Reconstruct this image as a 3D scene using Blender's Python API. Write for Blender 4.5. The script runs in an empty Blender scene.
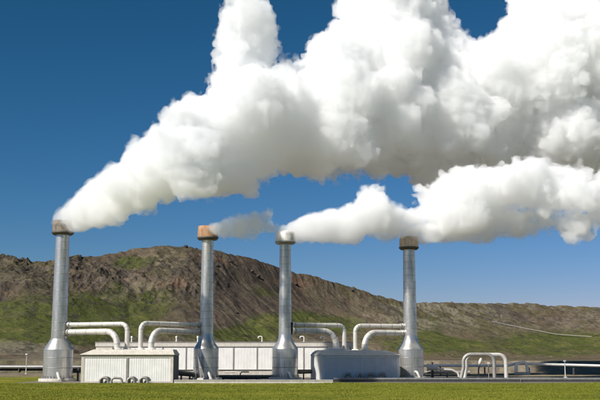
import bpy, bmesh, math, random
import numpy as np
from mathutils import Vector, Matrix
R = math.radians
random.seed(7)
scene = bpy.context.scene
COL = scene.collection
import os, time
T0 = time.time()

# ------------------------------------------------------------------ camera
F = 1000.0                     # focal length in photo pixels (photo is 600 wide)
PITCH = math.atan(158.0 / F)
CAM = Vector((0, 0, 3.7))
cam_d = bpy.data.cameras.new('camera'); cam = bpy.data.objects.new('camera', cam_d); COL.objects.link(cam)
cam_d.sensor_width = 36; cam_d.lens = 36 * F / 600.0; cam_d.clip_end = 20000; cam_d.clip_start = 0.5
cam.location = CAM; cam.rotation_euler = (math.pi / 2 + PITCH, 0, 0)
scene.camera = cam
cp, sp = math.cos(PITCH), math.sin(PITCH)

def at(px, py, d):
    """real point seen at photo pixel (px, py), d metres ahead of the camera (along y)"""
    a = (px - 300) / F; b = (200 - py) / F
    y = cp - b * sp; z = sp + b * cp
    return Vector((a / y * d, d, CAM.z + z / y * d))

# ------------------------------------------------------------------ light
SUN_AZ, SUN_EL = 50.0, 41.0     # degrees to the left of straight behind the camera, elevation
sdir = Vector((-math.sin(R(SUN_AZ)) * math.cos(R(SUN_EL)), -math.cos(R(SUN_AZ)) * math.cos(R(SUN_EL)), math.sin(R(SUN_EL))))
sun_d = bpy.data.lights.new('sun', 'SUN'); sun_d.energy = 4.7; sun_d.angle = R(0.53); sun_d.color = (1, 0.965, 0.90)
sun = bpy.data.objects.new('sun', sun_d); COL.objects.link(sun); sun.location = (-80, -60, 120)
sun.rotation_euler = sdir.to_track_quat('Z', 'Y').to_euler()
w = bpy.data.worlds.new('World'); scene.world = w; w.use_nodes = True
nt = w.node_tree; nt.nodes.clear()
wo = nt.nodes.new('ShaderNodeOutputWorld'); bg = nt.nodes.new('ShaderNodeBackground'); sk = nt.nodes.new('ShaderNodeTexSky')
sk.sky_type = 'NISHITA'; sk.sun_disc = False; sk.sun_elevation = R(SUN_EL)
sk.sun_rotation = math.atan2(sdir.x, sdir.y)
sk.altitude = 0; sk.air_density = 1.0; sk.dust_density = 0.0; sk.ozone_density = 4.0
bg.inputs['Strength'].default_value = 0.0555
sep = nt.nodes.new('ShaderNodeSeparateColor'); com = nt.nodes.new('ShaderNodeCombineColor'); nt.links.new(sk.outputs[0], sep.inputs[0])
for ch, (pw, k) in enumerate(((1.89, .138), (1.22, .46), (1.48, .365))):      # deeper, clearer blue air
    p_ = nt.nodes.new('ShaderNodeMath'); p_.operation = 'POWER'; p_.inputs[1].default_value = pw; q_n = nt.nodes.new('ShaderNodeMath'); q_n.operation = 'MULTIPLY'; q_n.inputs[1].default_value = k; q_n.use_clamp = False
    nt.links.new(sep.outputs[ch], p_.inputs[0]); nt.links.new(p_.outputs[0], q_n.inputs[0]); nt.links.new(q_n.outputs[0], com.inputs[ch])
nt.links.new(com.outputs[0], bg.inputs[0]); nt.links.new(bg.outputs[0], wo.inputs[0])
vs = scene.view_settings
scene.display_settings.display_device = 'sRGB'
vs.view_transform = 'Standard'; vs.look = 'None'; vs.gamma = 1; vs.use_curve_mapping = False
vs.exposure = 0.38
cy = scene.cycles
cy.use_denoising = True
try: cy.denoiser = 'OPENIMAGEDENOISE'
except Exception: pass
cy.use_adaptive_sampling = True; cy.adaptive_threshold = 0.04; cy.adaptive_min_samples = 16
cy.max_bounces = 36; cy.volume_bounces = 34; cy.diffuse_bounces = 3; cy.glossy_bounces = 3; cy.transparent_max_bounces = 24; cy.transmission_bounces = 2
cy.sample_clamp_indirect = 8; cy.caustics_reflective = False; cy.caustics_refractive = False
cy.volume_step_rate = 1.0

# ------------------------------------------------------------------ steam
def poly_dist(px, py, P):
    """signed distance (positive inside) of points to polygon, in px"""
    P = np.asarray(P, float); n = len(P); inside = np.zeros(px.shape, bool); best = np.full(px.shape, 1e9)
    for i in range(n):
        x0, y0 = P[i]; x1, y1 = P[(i + 1) % n]
        c = ((y0 > py) != (y1 > py)) & (px < (x1 - x0) * (py - y0) / ((y1 - y0) or 1e-9) + x0)
        inside ^= c
        t = np.clip(((px - x0) * (x1 - x0) + (py - y0) * (y1 - y0)) / ((x1 - x0) ** 2 + (y1 - y0) ** 2 + 1e-9), 0, 1)
        best = np.minimum(best, np.hypot(px - x0 - t * (x1 - x0), py - y0 - t * (y1 - y0)))
    return np.where(inside, best, -best)

def lattice_noise(shape, cell, rng):
    """smooth value noise on a grid, one random value every `cell` voxels"""
    out = None
    g = rng.standard_normal([int(s / cell) + 3 for s in shape]).astype(np.float32)
    for ax in range(3):
        x = np.arange(shape[ax]) / cell; i = x.astype(int); f = (x - i).astype(np.float32); f = f * f * (3 - 2 * f)
        sh = [1, 1, 1]; sh[ax] = -1; f = f.reshape(sh)
        g = np.take(g, i, axis=ax) * (1 - f) + np.take(g, i + 1, axis=ax) * f
    return g

def steam(name, label, P, holes, depth, rmax, n0, vox, seed, mat, small=1.0, tmax=12.0, seeds=(), rmin=3.0, grow=25.0, keepn=900, veil=None):
    rng = np.random.default_rng(seed)
    P = np.asarray(P, float)
    lo, hi = P.min(0), P.max(0)
    # candidate puffs
    N = 60000
    x = rng.uniform(lo[0], hi[0], N); y = rng.uniform(lo[1], hi[1], N)
    dd = poly_dist(x, y, P)
    for H in holes: dd = np.minimum(dd, -poly_dist(x, y, H))
    ok = dd > rmin * 0.5; x, y, dd = x[ok], y[ok], dd[ok]
    r = np.minimum(dd * 0.9, rmax) * rng.uniform(0.8, 1.0, len(x))
    # prefer large puffs first, then fill the rest
    taken = []; cov = []
    order = np.argsort(-r + rng.uniform(0, rmax * 0.5, len(r)))
    kx, ky, kr = [], [], []
    for i in order:
        if len(kx) >= n0: break
        if kx:
            ax = np.array(kx); ay = np.array(ky); ar = np.array(kr)
            if np.any(np.hypot(ax - x[i], ay - y[i]) < 0.5 * np.minimum(ar, r[i]) + 0.18 * np.abs(ar - r[i])): continue
        kx.append(x[i]); ky.append(y[i]); kr.append(r[i])
    S = []
    for a, b, c in zip(kx, ky, kr):
        d = depth(a, b)
        de = max(0.0, float(poly_dist(np.array([a]), np.array([b]), P)[0]))
        T = min(de * d / F, tmax); rr = c * d / F
        off = rng.uniform(-1, 1) * max(0, T - rr * 0.3)
        p = at(a, b, d + off); S.append((p.x, p.y, p.z, c * (d + off) / F))
    for a, b, c in seeds:
        d = depth(a, b); p = at(a, b, d); S.append((p.x, p.y, p.z, c * d / F))
    # smaller puffs budding from the larger ones (cauliflower structure)
    L = list(S)
    for lev, (k, fr, mn) in enumerate(((12, 0.42, 0.9), (9, 0.42, 0.45))):
        new = []
        for (sx, sy, sz, sr) in L:
            if sr * fr < mn * small: continue
            for _ in range(k):
                v = rng.standard_normal(3); v /= np.linalg.norm(v)
                if v[1] > 0.75: continue
                q = sr * fr * rng.uniform(0.55, 1.1)
                e = (sr - q * 0.45)
                new.append((sx + v[0] * e, sy + v[1] * e, sz + v[2] * e, q))
        S += new; L = new
    S = np.array(S, np.float32)
    mn = (S[:, :3] - S[:, 3:]).min(0) - 2; mx = (S[:, :3] + S[:, 3:]).max(0) + 2
    shape = np.ceil((mx - mn) / vox).astype(int)
    G = np.full(shape, -3.0, np.float32)
    ax_ = [mn[i] + np.arange(shape[i], dtype=np.float32) * vox for i in range(3)]
    for sx, sy, sz, sr in S:
        i0 = np.maximum(((np.array((sx, sy, sz)) - sr - 1.5 - mn) / vox).astype(int), 0)
        i1 = np.minimum(((np.array((sx, sy, sz)) + sr + 1.5 - mn) / vox).astype(int) + 2, shape)
        X = ax_[0][i0[0]:i1[0], None, None] - sx; Y = ax_[1][None, i0[1]:i1[1], None] - sy; Z = ax_[2][None, None, i0[2]:i1[2]] - sz
        D = sr - np.sqrt(X * X + Y * Y + Z * Z)
        g = G[i0[0]:i1[0], i0[1]:i1[1], i0[2]:i1[2]]
        k = min(0.5, 0.3 * sr); h = np.clip(0.5 + 0.5 * (D - g) / k, 0, 1)
        g[...] = g * (1 - h) + D * h + k * h * (1 - h)
    # turbulent breakup, growing downwind
    xs0 = at(seeds[0][0], seeds[0][1], depth(*seeds[0][:2])).x
    A = np.clip((ax_[0] - xs0) / grow, 0.2, 1.0)[:, None, None].astype(np.float32)
    far = G < -1.6
    T = np.zeros_like(G)
    for cell_m, amp, puffy in ((9.0, 1.1, 0), (4.5, 0.6, 0), (2.6, 0.75, 1), (1.3, 0.5, 1), (0.7, 0.34, 1), (0.42, 0.2, 1)):
        if cell_m / vox < 1.9: continue
        nse = lattice_noise(shape, cell_m / vox, rng)
        T += (amp * small) * ((np.abs(nse) * 1.3 - 0.75) if puffy else nse)
    G += T * A
    G[far] = -1.5
    def to_mesh(G, keepn):
        # close the box
        G[0] = G[-1] = -1; G[:, 0] = G[:, -1] = -1; G[:, :, 0] = G[:, :, -1] = -1
        import openvdb
        grid = openvdb.FloatGrid(background=3.0)
        grid.copyFromArray(np.ascontiguousarray(-G))
        res = grid.convertToPolygons(isovalue=0.0, adaptivity=0.0)
        pts, quads = res[0], res[-1]
        tris = res[1] if len(res) == 3 else np.zeros((0, 3), int)
        pts = np.asarray(pts, np.float32) * vox + mn
        quads = np.asarray(quads, np.int64); tris = np.asarray(tris, np.int64)
        # drop small detached specks
        lab = np.arange(len(pts)); e = np.concatenate([quads[:, [0, 1]], quads[:, [1, 2]], quads[:, [2, 3]]] + ([tris[:, [0, 1]], tris[:, [1, 2]]] if len(tris) else []))
        while True:
            m_ = np.minimum(lab[e[:, 0]], lab[e[:, 1]]); l2 = lab.copy()
            np.minimum.at(l2, e[:, 0], m_); np.minimum.at(l2, e[:, 1], m_); l2 = l2[l2]; l2 = l2[l2]
            if np.array_equal(l2, lab): break
            lab = l2
        cnt = np.bincount(lab, minlength=len(pts)); good = cnt[lab] > keepn
        quads = quads[good[quads[:, 0]]]; tris = tris[good[tris[:, 0]]] if len(tris) else tris
        used_ = np.zeros(len(pts), bool); used_[quads.ravel()] = True
        if len(tris): used_[tris.ravel()] = True
        ren = np.cumsum(used_) - 1; pts = pts[used_]; quads = ren[quads]; tris = ren[tris] if len(tris) else tris
        me = bpy.data.meshes.new(name)
        nq, ntq = len(quads), len(tris)
        me.vertices.add(len(pts)); me.vertices.foreach_set('co', pts.astype(np.float32).ravel())
        me.loops.add(nq * 4 + ntq * 3); me.loops.foreach_set('vertex_index', np.concatenate([quads.ravel(), tris.ravel()]).astype(np.int32))
        me.polygons.add(nq + ntq)
        me.polygons.foreach_set('loop_start', np.concatenate([np.arange(nq) * 4, nq * 4 + np.arange(ntq) * 3]).astype(np.int32))
        me.update(calc_edges=True); me.validate()
        print(name, 'verts', len(pts), 'grid', shape, round(time.time() - T0, 1))
        return me
    G2 = None
    if veil is not None:
        G2 = G + np.float32(0.2 * small)
        for cell_m, amp in ((3.2, 0.25), (1.5, 0.30), (0.75, 0.22), (0.45, 0.14)):
            if cell_m / vox < 1.9: continue
            G2 += A * np.float32(amp * small) * lattice_noise(shape, cell_m / vox, rng)
    if G2 is not None:
        G2 = np.minimum(G2, (G + np.float32(1.15 * small)) * np.float32(1.6))
    me = to_mesh(G, keepn); me.materials.append(mat)
    o = bpy.data.objects.new(name, me); COL.objects.link(o)
    o['label'] = label; o['category'] = 'steam plume'; o['group'] = 'steam plumes from the stacks'
    if veil is not None:
        m2 = to_mesh(G2, max(60, keepn // 5)); m2.materials.append(veil)
        o2 = bpy.data.objects.new('thin_edge', m2); COL.objects.link(o2); o2.parent = o
    return o

def vol_mat(name, dens, col=(1, 1, 1), g=0.0):
    m = bpy.data.materials.new(name); m.use_nodes = True; t = m.node_tree; t.nodes.clear()
    o = t.nodes.new('ShaderNodeOutputMaterial'); v = t.nodes.new('ShaderNodeVolumeScatter')
    v.inputs['Color'].default_value = (*col, 1); v.inputs['Density'].default_value = dens; v.inputs['Anisotropy'].default_value = g
    t.links.new(v.outputs[0], o.inputs['Volume'])
    try: m.cycles.homogeneous_volume = True
    except Exception: pass
    return m

STEAM = vol_mat('steam', 0.42, (0.989, 0.989, 0.989))
VEIL = vol_mat('steam_veil', 0.15, (0.99, 0.99, 0.99))
STEAM2 = vol_mat('loose_steam', 0.38, (0.989, 0.989, 0.989))
THIN = vol_mat('thin_steam', 0.3, (0.999, 0.999, 0.999))

def lerp(x, xs, ys): return float(np.interp(x, xs, ys))

steam('steam_plume', 'largest steam plume, rising from the leftmost stack and filling the upper right of the sky',
      [(53, 226), (53, 212), (62, 203), (85, 190), (100, 172), (120, 160), (135, 142), (160, 122), (165, 105), (185, 97), (203, 90), (200, 60), (215, 45), (227, 0), (236, -14), (264, -8),
       (278, 28), (273, 62), (290, 60), (312, 42), (335, 20), (345, -30), (380, -60), (438, -55), (443, 0), (474, 47), (506, 4), (522, -50), (600, -60), (680, -40), (700, 90), (680, 190), (600, 188), (520, 182),
       (470, 184), (435, 198), (416, 180), (398, 174), (380, 178), (365, 181), (345, 181), (325, 186), (300, 180), (283, 177), (262, 188), (235, 195), (215, 198), (165, 204), (150, 213), (112, 226), (78, 234)],
      [],
      lambda x, y: lerp(y, (128, 162), (26, 0)) * lerp(x, (135, 160, 190, 200), (0, 1, 1, 0)) + lerp(x, (50, 64, 92, 112, 130, 182, 190, 200, 240, 300, 400, 700), (162, 162, 155, 147, 143, 140, 143, 172, 180, 189, 203, 214)), 46, 420, 0.22, 24, STEAM, veil=VEIL, tmax=13,
      seeds=[(64, 224, 6), (60, 220, 7), (66, 218, 9), (75, 214, 13), (86, 210, 16), (98, 204, 20)])
steam('steam_plume', 'long low steam plume trailing right from the third stack with the white cap',
      [(278, 240), (281, 226), (292, 216), (322, 210), (352, 201), (360, 174), (388, 176), (393, 196), (412, 202), (420, 188), (432, 178), (470, 172), (500, 165), (540, 160), (600, 168), (660, 170), (690, 190), (680, 235),
       (620, 240), (600, 222), (560, 226), (500, 222), (430, 232), (390, 236), (345, 246), (310, 244), (290, 243)],
      [], lambda x, y: lerp(x, (280, 330, 400, 700), (172, 174, 178, 178)), 30, 180, 0.22, 12, STEAM, veil=VEIL, tmax=7, seeds=[(288, 233, 6), (284, 230, 5), (294, 230, 9), (304, 229, 12), (318, 228, 14)])
steam('steam_plume', 'ragged low steam plume streaming right from the rightmost stack',
      [(402, 240), (402, 229), (425, 222), (470, 214), (540, 212), (610, 212), (670, 215), (690, 232), (640, 238), (598, 226), (576, 244), (556, 230), (530, 238), (505, 236), (470, 245), (440, 246), (420, 246)],
      [], lambda x, y: lerp(x, (400, 500, 700), (180, 180, 178)), 14, 140, 0.22, 13, STEAM2, veil=VEIL, tmax=5, rmin=2, seeds=[(410, 238, 8), (414, 235, 9), (425, 234, 11), (438, 233, 11)])
steam('steam_plume', 'small thin wisp of steam blowing from the stack with the rusty orange cap',
      [(206, 230), (208, 222), (225, 220), (238, 215), (255, 213), (272, 212), (279, 222), (276, 234), (262, 231), (245, 235), (225, 238), (212, 237)],
      [], lambda x, y: lerp(x, (205, 225, 280), (167, 160, 152)), 7, 60, 0.16, 14, THIN, veil=VEIL, small=0.8, tmax=1.6, rmin=1.5, seeds=[(210, 229, 4), (216, 228, 5), (224, 229, 6), (232, 228, 6)], grow=8, keepn=150)

#REST_BEGIN
# ------------------------------------------------------------------ materials
def mat(name, col, rough=0.6, metal=0.0, scale=2.0, amt=0.12, bump=0.0, bscale=20.0, stretch=(1, 1, 1), col2=None, lo=0.35, hi=0.65, streak=0.0, spec=0.5):
    m = bpy.data.materials.new(name); m.use_nodes = True; t = m.node_tree; N = t.nodes; Lk = t.links
    b = N['Principled BSDF']; b.inputs['Roughness'].default_value = rough; b.inputs['Metallic'].default_value = metal
    b.inputs['Specular IOR Level'].default_value = spec
    tc = N.new('ShaderNodeTexCoord'); mp = N.new('ShaderNodeMapping'); mp.inputs['Scale'].default_value = stretch
    Lk.new(tc.outputs['Object'], mp.inputs['Vector'])
    n = N.new('ShaderNodeTexNoise'); n.inputs['Scale'].default_value = scale; n.inputs['Detail'].default_value = 8; n.inputs['Roughness'].default_value = 0.6
    Lk.new(mp.outputs[0], n.inputs['Vector'])
    r = N.new('ShaderNodeValToRGB'); r.color_ramp.elements[0].position = lo; r.color_ramp.elements[1].position = hi
    c2 = col2 or tuple(c * (1 - amt * 2) for c in col); c1 = col if col2 else tuple(min(1, c * (1 + amt * .4)) for c in col)
    r.color_ramp.elements[0].color = (*c2, 1); r.color_ramp.elements[1].color = (*c1, 1)
    Lk.new(n.outputs['Fac'], r.inputs[0]); out = r.outputs[0]
    if streak:
        mp2 = N.new('ShaderNodeMapping'); mp2.inputs['Scale'].default_value = (3.5, 3.5, 0.22); Lk.new(tc.outputs['Object'], mp2.inputs['Vector'])
        n2 = N.new('ShaderNodeTexNoise'); n2.inputs['Scale'].default_value = 1.6; n2.inputs['Detail'].default_value = 5; Lk.new(mp2.outputs[0], n2.inputs['Vector'])
        r2 = N.new('ShaderNodeValToRGB'); r2.color_ramp.elements[0].position = .36; r2.color_ramp.elements[1].position = .58
        r2.color_ramp.elements[0].color = (1 - streak, 1 - streak * 1.1, 1 - streak * 1.25, 1); r2.color_ramp.elements[1].color = (1, 1, 1, 1)
        Lk.new(n2.outputs['Fac'], r2.inputs[0]); mx = N.new('ShaderNodeMix'); mx.data_type = 'RGBA'; mx.blend_type = 'MULTIPLY'; mx.inputs[0].default_value = 1
        Lk.new(out, mx.inputs[6]); Lk.new(r2.outputs[0], mx.inputs[7]); out = mx.outputs[2]
    Lk.new(out, b.inputs['Base Color'])
    if metal > .3:
        mr = N.new('ShaderNodeMapRange'); mr.inputs[3].default_value = rough * 1.35; mr.inputs[4].default_value = rough * .75; Lk.new(n.outputs['Fac'], mr.inputs[0]); Lk.new(mr.outputs[0], b.inputs['Roughness'])
    if bump:
        n3 = N.new('ShaderNodeTexNoise'); n3.inputs['Scale'].default_value = bscale; n3.inputs['Detail'].default_value = 6; Lk.new(tc.outputs['Object'], n3.inputs['Vector'])
        bp = N.new('ShaderNodeBump'); bp.inputs['Strength'].default_value = 1; bp.inputs['Distance'].default_value = bump; Lk.new(n3.outputs['Fac'], bp.inputs['Height']); Lk.new(bp.outputs[0], b.inputs['Normal'])
    return m

GALV = mat('galvanised_steel', (.70, .68, .64), .33, .8, 1.2, .12, .004, 3.0, (1, 1, .35), streak=.16)
SEAM = mat('seam_steel', (.38, .37, .35), .5, .6)
PIPE = mat('clad_pipe', (.78, .74, .67), .38, .35, .8, .08, streak=.06)
DPIPE = mat('dull_clad_pipe', (.36, .34, .31), .5, .3, .8, .1)
WHITE = mat('white_cladding', (.85, .83, .79), .5, 0, .6, .05, streak=.09)
BEIGE = mat('beige_trim', (.62, .57, .49), .6, 0, 1.0, .08, streak=.12)
CREAM = mat('cream_fascia', (.68, .63, .56), .6, 0, 1.0, .07, streak=.12)
GREYW = mat('grey_cladding', (.74, .73, .70), .5, 0, .6, .05, streak=.08)
SHADEW = mat('shaded_end_wall', (.24, .23, .22), .7, 0, 1.0, .1)  # shade of the right end, away from the sun, put into the colour
CONC = mat('pale_concrete', (.62, .59, .52), .9, 0, 1.5, .12, .01, 14, col2=(.48, .44, .38), streak=.1)
DCONC = mat('dark_concrete', (.07, .07, .07), .85, 0, 1.5, .12, .01, 14, streak=.2)  # dark grey concrete; on the low front walls it carries plume shade
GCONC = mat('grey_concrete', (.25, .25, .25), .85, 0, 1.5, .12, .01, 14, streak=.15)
JOINT = mat('joint_grey', (.30, .28, .25), .6)
BLACK = mat('black_rubber', (.03, .03, .03), .7)
DARKM = mat('dark_metal', (.09, .085, .08), .55, .2)
RUST = mat('rusty_orange_cap', (.44, .27, .15), .8, .05, 1.5, .2, .01, 8, col2=(.30, .16, .09), streak=.25)
BROWN = mat('stained_brown_cap', (.28, .23, .18), .8, .1, 1.5, .2, .01, 8, col2=(.13, .11, .10), streak=.3)
WCAP = mat('pale_cap', (.76, .74, .70), .6, .15, 1.5, .1, streak=.2)
TAN = mat('tan_cap', (.70, .56, .45), .75, .1, 1.5, .2, .01, 8, col2=(.55, .42, .33), streak=.25)
GRAVEL = mat('gravel', (.20, .17, .13), .95, 0, 3.0, .2, .03, 9)
LAMPM = mat('lamp_glass', (.8, .8, .78), .3)

# ------------------------------------------------------------------ mesh helpers
class MB:
    def __init__(s): s.v = []; s.f = []; s.m = []; s.sm = []
    def add(s, v, f, mi=0, smooth=False):
        o = len(s.v); s.v += [tuple(p) for p in v]; s.f += [tuple(i + o for i in q) for q in f]; s.m += [mi] * len(f); s.sm += [smooth] * len(f); return s
    def box(s, x0, x1, y0, y1, z0, z1, mi=0):
        v = [(x, y, z) for z in (z0, z1) for y in (y0, y1) for x in (x0, x1)]
        return s.add(v, [(0, 2, 3, 1), (4, 5, 7, 6), (0, 1, 5, 4), (2, 6, 7, 3), (0, 4, 6, 2), (1, 3, 7, 5)], mi)
    def lathe(s, prof, n=48, mi=None, cx=0, cy=0, cap=True, smooth=True):
        v = []; f = []; k = len(prof)
        for (r, z) in prof:
            for i in range(n):
                a = 2 * math.pi * i / n; v.append((cx + r * math.cos(a), cy + r * math.sin(a), z))
        for j in range(k - 1):
            for i in range(n):
                i2 = (i + 1) % n; f.append((j * n + i, j * n + i2, (j + 1) * n + i2, (j + 1) * n + i))
        s.add(v, f, mi or 0, smooth)
        if cap:
            s.add(v[:n], [tuple(reversed(range(n)))], mi or 0); s.add(v[-n:], [tuple(range(n))], mi or 0)
        return s
    def tube(s, pts, r, n=14, mi=0, cap=True, radii=None):
        pts = [Vector(p) for p in pts]; v = []; f = []
        t0 = (pts[1] - pts[0]).normalized(); up = Vector((0, 0, 1)) if abs(t0.z) < .9 else Vector((0, 1, 0))
        nrm = t0.cross(up).normalized()
        for j, p in enumerate(pts):
            t = ((pts[min(j + 1, len(pts) - 1)] - pts[max(j - 1, 0)])).normalized()
            nrm = (nrm - t * nrm.dot(t)).normalized(); bn = t.cross(nrm)
            rr = radii[j] if radii else r
            for i in range(n):
                a = 2 * math.pi * i / n; v.append(p + (nrm * math.cos(a) + bn * math.sin(a)) * rr)
        for j in range(len(pts) - 1):
            for i in range(n):
                i2 = (i + 1) % n; f.append((j * n + i, j * n + i2, (j + 1) * n + i2, (j + 1) * n + i))
        s.add(v, f, mi, True)
        if cap: s.add(v[:n], [tuple(reversed(range(n)))], mi); s.add(v[-n:], [tuple(range(n))], mi)
        return s
    def build(s, name, mats, parent=None, loc=None):
        me = bpy.data.meshes.new(name); me.from_pydata([tuple(p) for p in s.v], [], s.f)
        mats = mats if isinstance(mats, (list, tuple)) else [mats]
        for m in mats: me.materials.append(m)
        me.polygons.foreach_set('material_index', s.m); me.polygons.foreach_set('use_smooth', s.sm)
        me.update(); b = bmesh.new(); b.from_mesh(me); bmesh.ops.recalc_face_normals(b, faces=b.faces); b.to_mesh(me); b.free()
        o = bpy.data.objects.new(name, me); COL.objects.link(o)
        if parent: o.parent = parent
        if loc: o.location = loc
        return o

def tag(o, label=None, cat=None, group=None, kind=None):
    if label: o['label'] = label
    if cat: o['category'] = cat
    if group: o['group'] = group
    if kind: o['kind'] = kind
    return o
def empty(name, loc, label, cat, group=None, rz=0):
    o = bpy.data.objects.new(name, None); COL.objects.link(o); o.location = loc; o.rotation_euler = (0, 0, rz); o.empty_display_size = .5
    return tag(o, label, cat, group)
def rounded(pts, rad, n=10):
    """polyline with rounded bends"""
    pts = [Vector(p) for p in pts]; rad = rad if isinstance(rad, (list, tuple)) else [rad] * (len(pts) - 2)
    out = [pts[0]]
    for k in range(1, len(pts) - 1):
        a, b, c = pts[k - 1], pts[k], pts[k + 1]; u = (a - b).normalized(); w_ = (c - b).normalized()
        ang = u.angle(w_)
        if ang > 3.1: out.append(b); continue
        tl = min(rad[k - 1] / math.tan(ang / 2), (a - b).length * .95, (c - b).length * .95); r = tl * math.tan(ang / 2)
        cen = b + (u + w_).normalized() * (r / math.sin(ang / 2)); p0 = b + u * tl; p1 = b + w_ * tl
        v0 = p0 - cen; v1 = p1 - cen; th = v0.angle(v1)
        for i in range(n + 1):
            q = i / n; out.append(cen + (v0 * math.sin((1 - q) * th) + v1 * math.sin(q * th)) / math.sin(th))
    out.append(pts[-1]); return out
def zof(py, d): return at(300, py, d).z
def xof(px, d, z=2.0):
    """x of photo column px at distance d, height z"""
    lo, hi = -400.0, 900.0
    for _ in range(40):
        mid = (lo + hi) / 2
        if zof(mid, d) > z: lo = mid
        else: hi = mid
    return at(px, lo, d).x

# ------------------------------------------------------------------ stacks
def stack(d, px, top_py, label, capmat, style, rcol=1.1, zdrum=5.3, rdrum=2.2):
    p = Vector((xof(px, d, 1), d, 0)); H = zof(top_py, d)
    root = empty('steam_stack', p, label, 'stack', 'steam stacks beside the valve houses')
    b = MB(); b.lathe([(rdrum + .62, 0), (rdrum + .62, .42), (rdrum + .58, .46)], 56); b.build('plinth', CONC, root)
    b = MB()
    b.lathe([(rdrum + .28, .462), (rdrum + .28, .56)], 56)
    for i in range(28):
        a = 2 * math.pi * i / 28; c, s_ = math.cos(a), math.sin(a); q = rdrum + .13
        b.tube([(c * q, s_ * q, .56), (c * q, s_ * q, .92)], .055, 6)
    b.build('anchor_ring', SEAM, root)
    b = MB(); prof = []; z = .565
    b.lathe([(rdrum, .565), (rdrum, zdrum)], 64, cap=False)
    for z in (2.1, 3.7): b.lathe([(rdrum + .001, z), (rdrum + .025, z + .02), (rdrum + .025, z + .07), (rdrum + .001, z + .09)], 64, mi=1, cap=False)
    b.build('drum', [GALV, SEAM], root)
    b = MB(); zc = zdrum + 1.75
    if style == 'cone': prof = [(rdrum + .02, zdrum), (rdrum - .02, zdrum + .06), (rcol + .12, zc)]
    else: prof = [(rdrum + .02, zdrum), (rdrum - .10, zdrum + .22), (rdrum - .34, zdrum + .58), (rdrum - .68, zdrum + 1.02), (rcol + .26, zdrum + 1.45), (rcol + .13, zdrum + 1.85), (rcol + .07, zdrum + 2.5)]
    zc = prof[-1][1]
    b.lathe(prof, 64, cap=False, smooth=style != 'cone'); b.build('cone', GALV, root)
    # column, tapering, with sheet seams
    zt = H - 2.2; b = MB(); n = 13; rad = lambda z: rcol + .08 - (.14) * (z - zc) / (zt - zc)
    b.lathe([(rad(zc), zc - .02), (rad(zt), zt)], 56, cap=False)
    for i in range(1, n):
        z = zc + (zt - zc) * i / n; r = rad(z); b.lathe([(r, z - .03), (r + .012, z - .025), (r + .012, z + .025), (r, z + .03)], 56, mi=1, cap=False)
    # lap seam up one side
    b.build('column', [GALV, SEAM], root)
    # cap: flared ring with a dark underside, open top
    b = MB(); rc = 1.72
    b.lathe([(rcol - .03, zt - .12), (rc - .22, zt - .12), (rc + .08, zt + .16), (rc + .08, zt + .34), (rcol, zt + .36)], 56, cap=False); b.build('cap_flange', SEAM if style == 'domed' else DARKM, root)
    b = MB()
    if style == 'domed': prof = [(rc, zt + .362), (rc, zt + 1.5), (rc - .12, zt + 1.85), (rc - .42, H - .02), (rc - .52, H - .04), (rc - .5, zt + .7)]
    else: prof = [(rc, zt + .362), (rc - .03, zt + 1.3), (rc - .1, H), (rc - .17, H), (rc - .14, zt + .7)]
    b.lathe(prof, 56, cap=False); b.build('cap', capmat, root)
    b = MB(); b.lathe([(rc - .2, zt + .72), (rc - .25, zt + .74)], 40); b.build('cap_grating', BLACK, root)
    # drain elbow at the foot, right of the drum
    b = MB(); b.tube(rounded([(.55, -rdrum + .1, 1.3), (.75, -rdrum - .75, 1.25), (1.15, -rdrum - .95, .3)], .5), .23, 12)
    b.lathe([(.34, .3), (.34, .44)], 16, cx=1.15, cy=-rdrum - .95); b.build('drain_elbow', PIPE, root)
    return p, H

S1, H1 = stack(162, 57.5, 221, 'leftmost stack, with a brown stained cap and a sharp cone above its drum', BROWN, 'cone', 1.16, 5.0, 2.32)
S2, H2 = stack(167, 205.8, 226.5, 'stack with the rusty orange cap, right of the ribbed front building', RUST, 'bell', 1.02, 5.2, 2.08)
S3, H3 = stack(172, 285, 231, 'stack with the rounded whitish cap, in front of the long white hall', WCAP, 'domed', 1.02, 5.2, 2.2)
S4, H4 = stack(180, 411, 237, 'rightmost stack, with a tan cap, beside the grey valve house', TAN, 'bell', 1.12, 5.2, 2.26)

# ------------------------------------------------------------------ pipes from stacks to roofs
def roof_pipe(pts, rad, r, label, m=PIPE, flange_at_start=True):
    p0 = Vector(pts[-1]); root = empty('steam_pipe', p0, label, 'pipe', 'steam pipes between stacks and roofs')
    L = [Vector(p) - p0 for p in pts]; path = rounded(L, rad, 14)
    b = MB(); b.tube(path, r, 20)
    # cladding seams along the run
    u = (L[1] - L[0]); ln = u.length; u.normalize()
    k = 2.2
    while k < ln - max(rad if isinstance(rad, (int, float)) else rad[0], .5):
        q = L[0] + u * k; b.tube([q - u * .04, q + u * .04], r + .018, 20, 1, cap=False); k += 2.2
    for i_ in range(2, len(path) - 1, 4):
        t_ = (path[i_ + 1] - path[i_ - 1]).normalized(); b.tube([path[i_] - t_ * .03, path[i_] + t_ * .03], r + .014, 20, 1, cap=False)
    b.build('pipe_run', [m, SEAM], root)
    q = L[0] + u * .32; b = MB(); b.tube([q - u * .32, q + u * .02], r + .12, 20); b.build('end_sleeve', PIPE, root)
    b = MB(); b.tube([q + u * .1, q + u * .2], r + .16, 20, 0); b.build('flange', GALV, root)
    b = MB(); b.lathe([(r + .3, 0), (r + .26, .22), (r + .02, .3)], 24, cap=False); b.build('roof_collar', CREAM, root)

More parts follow.
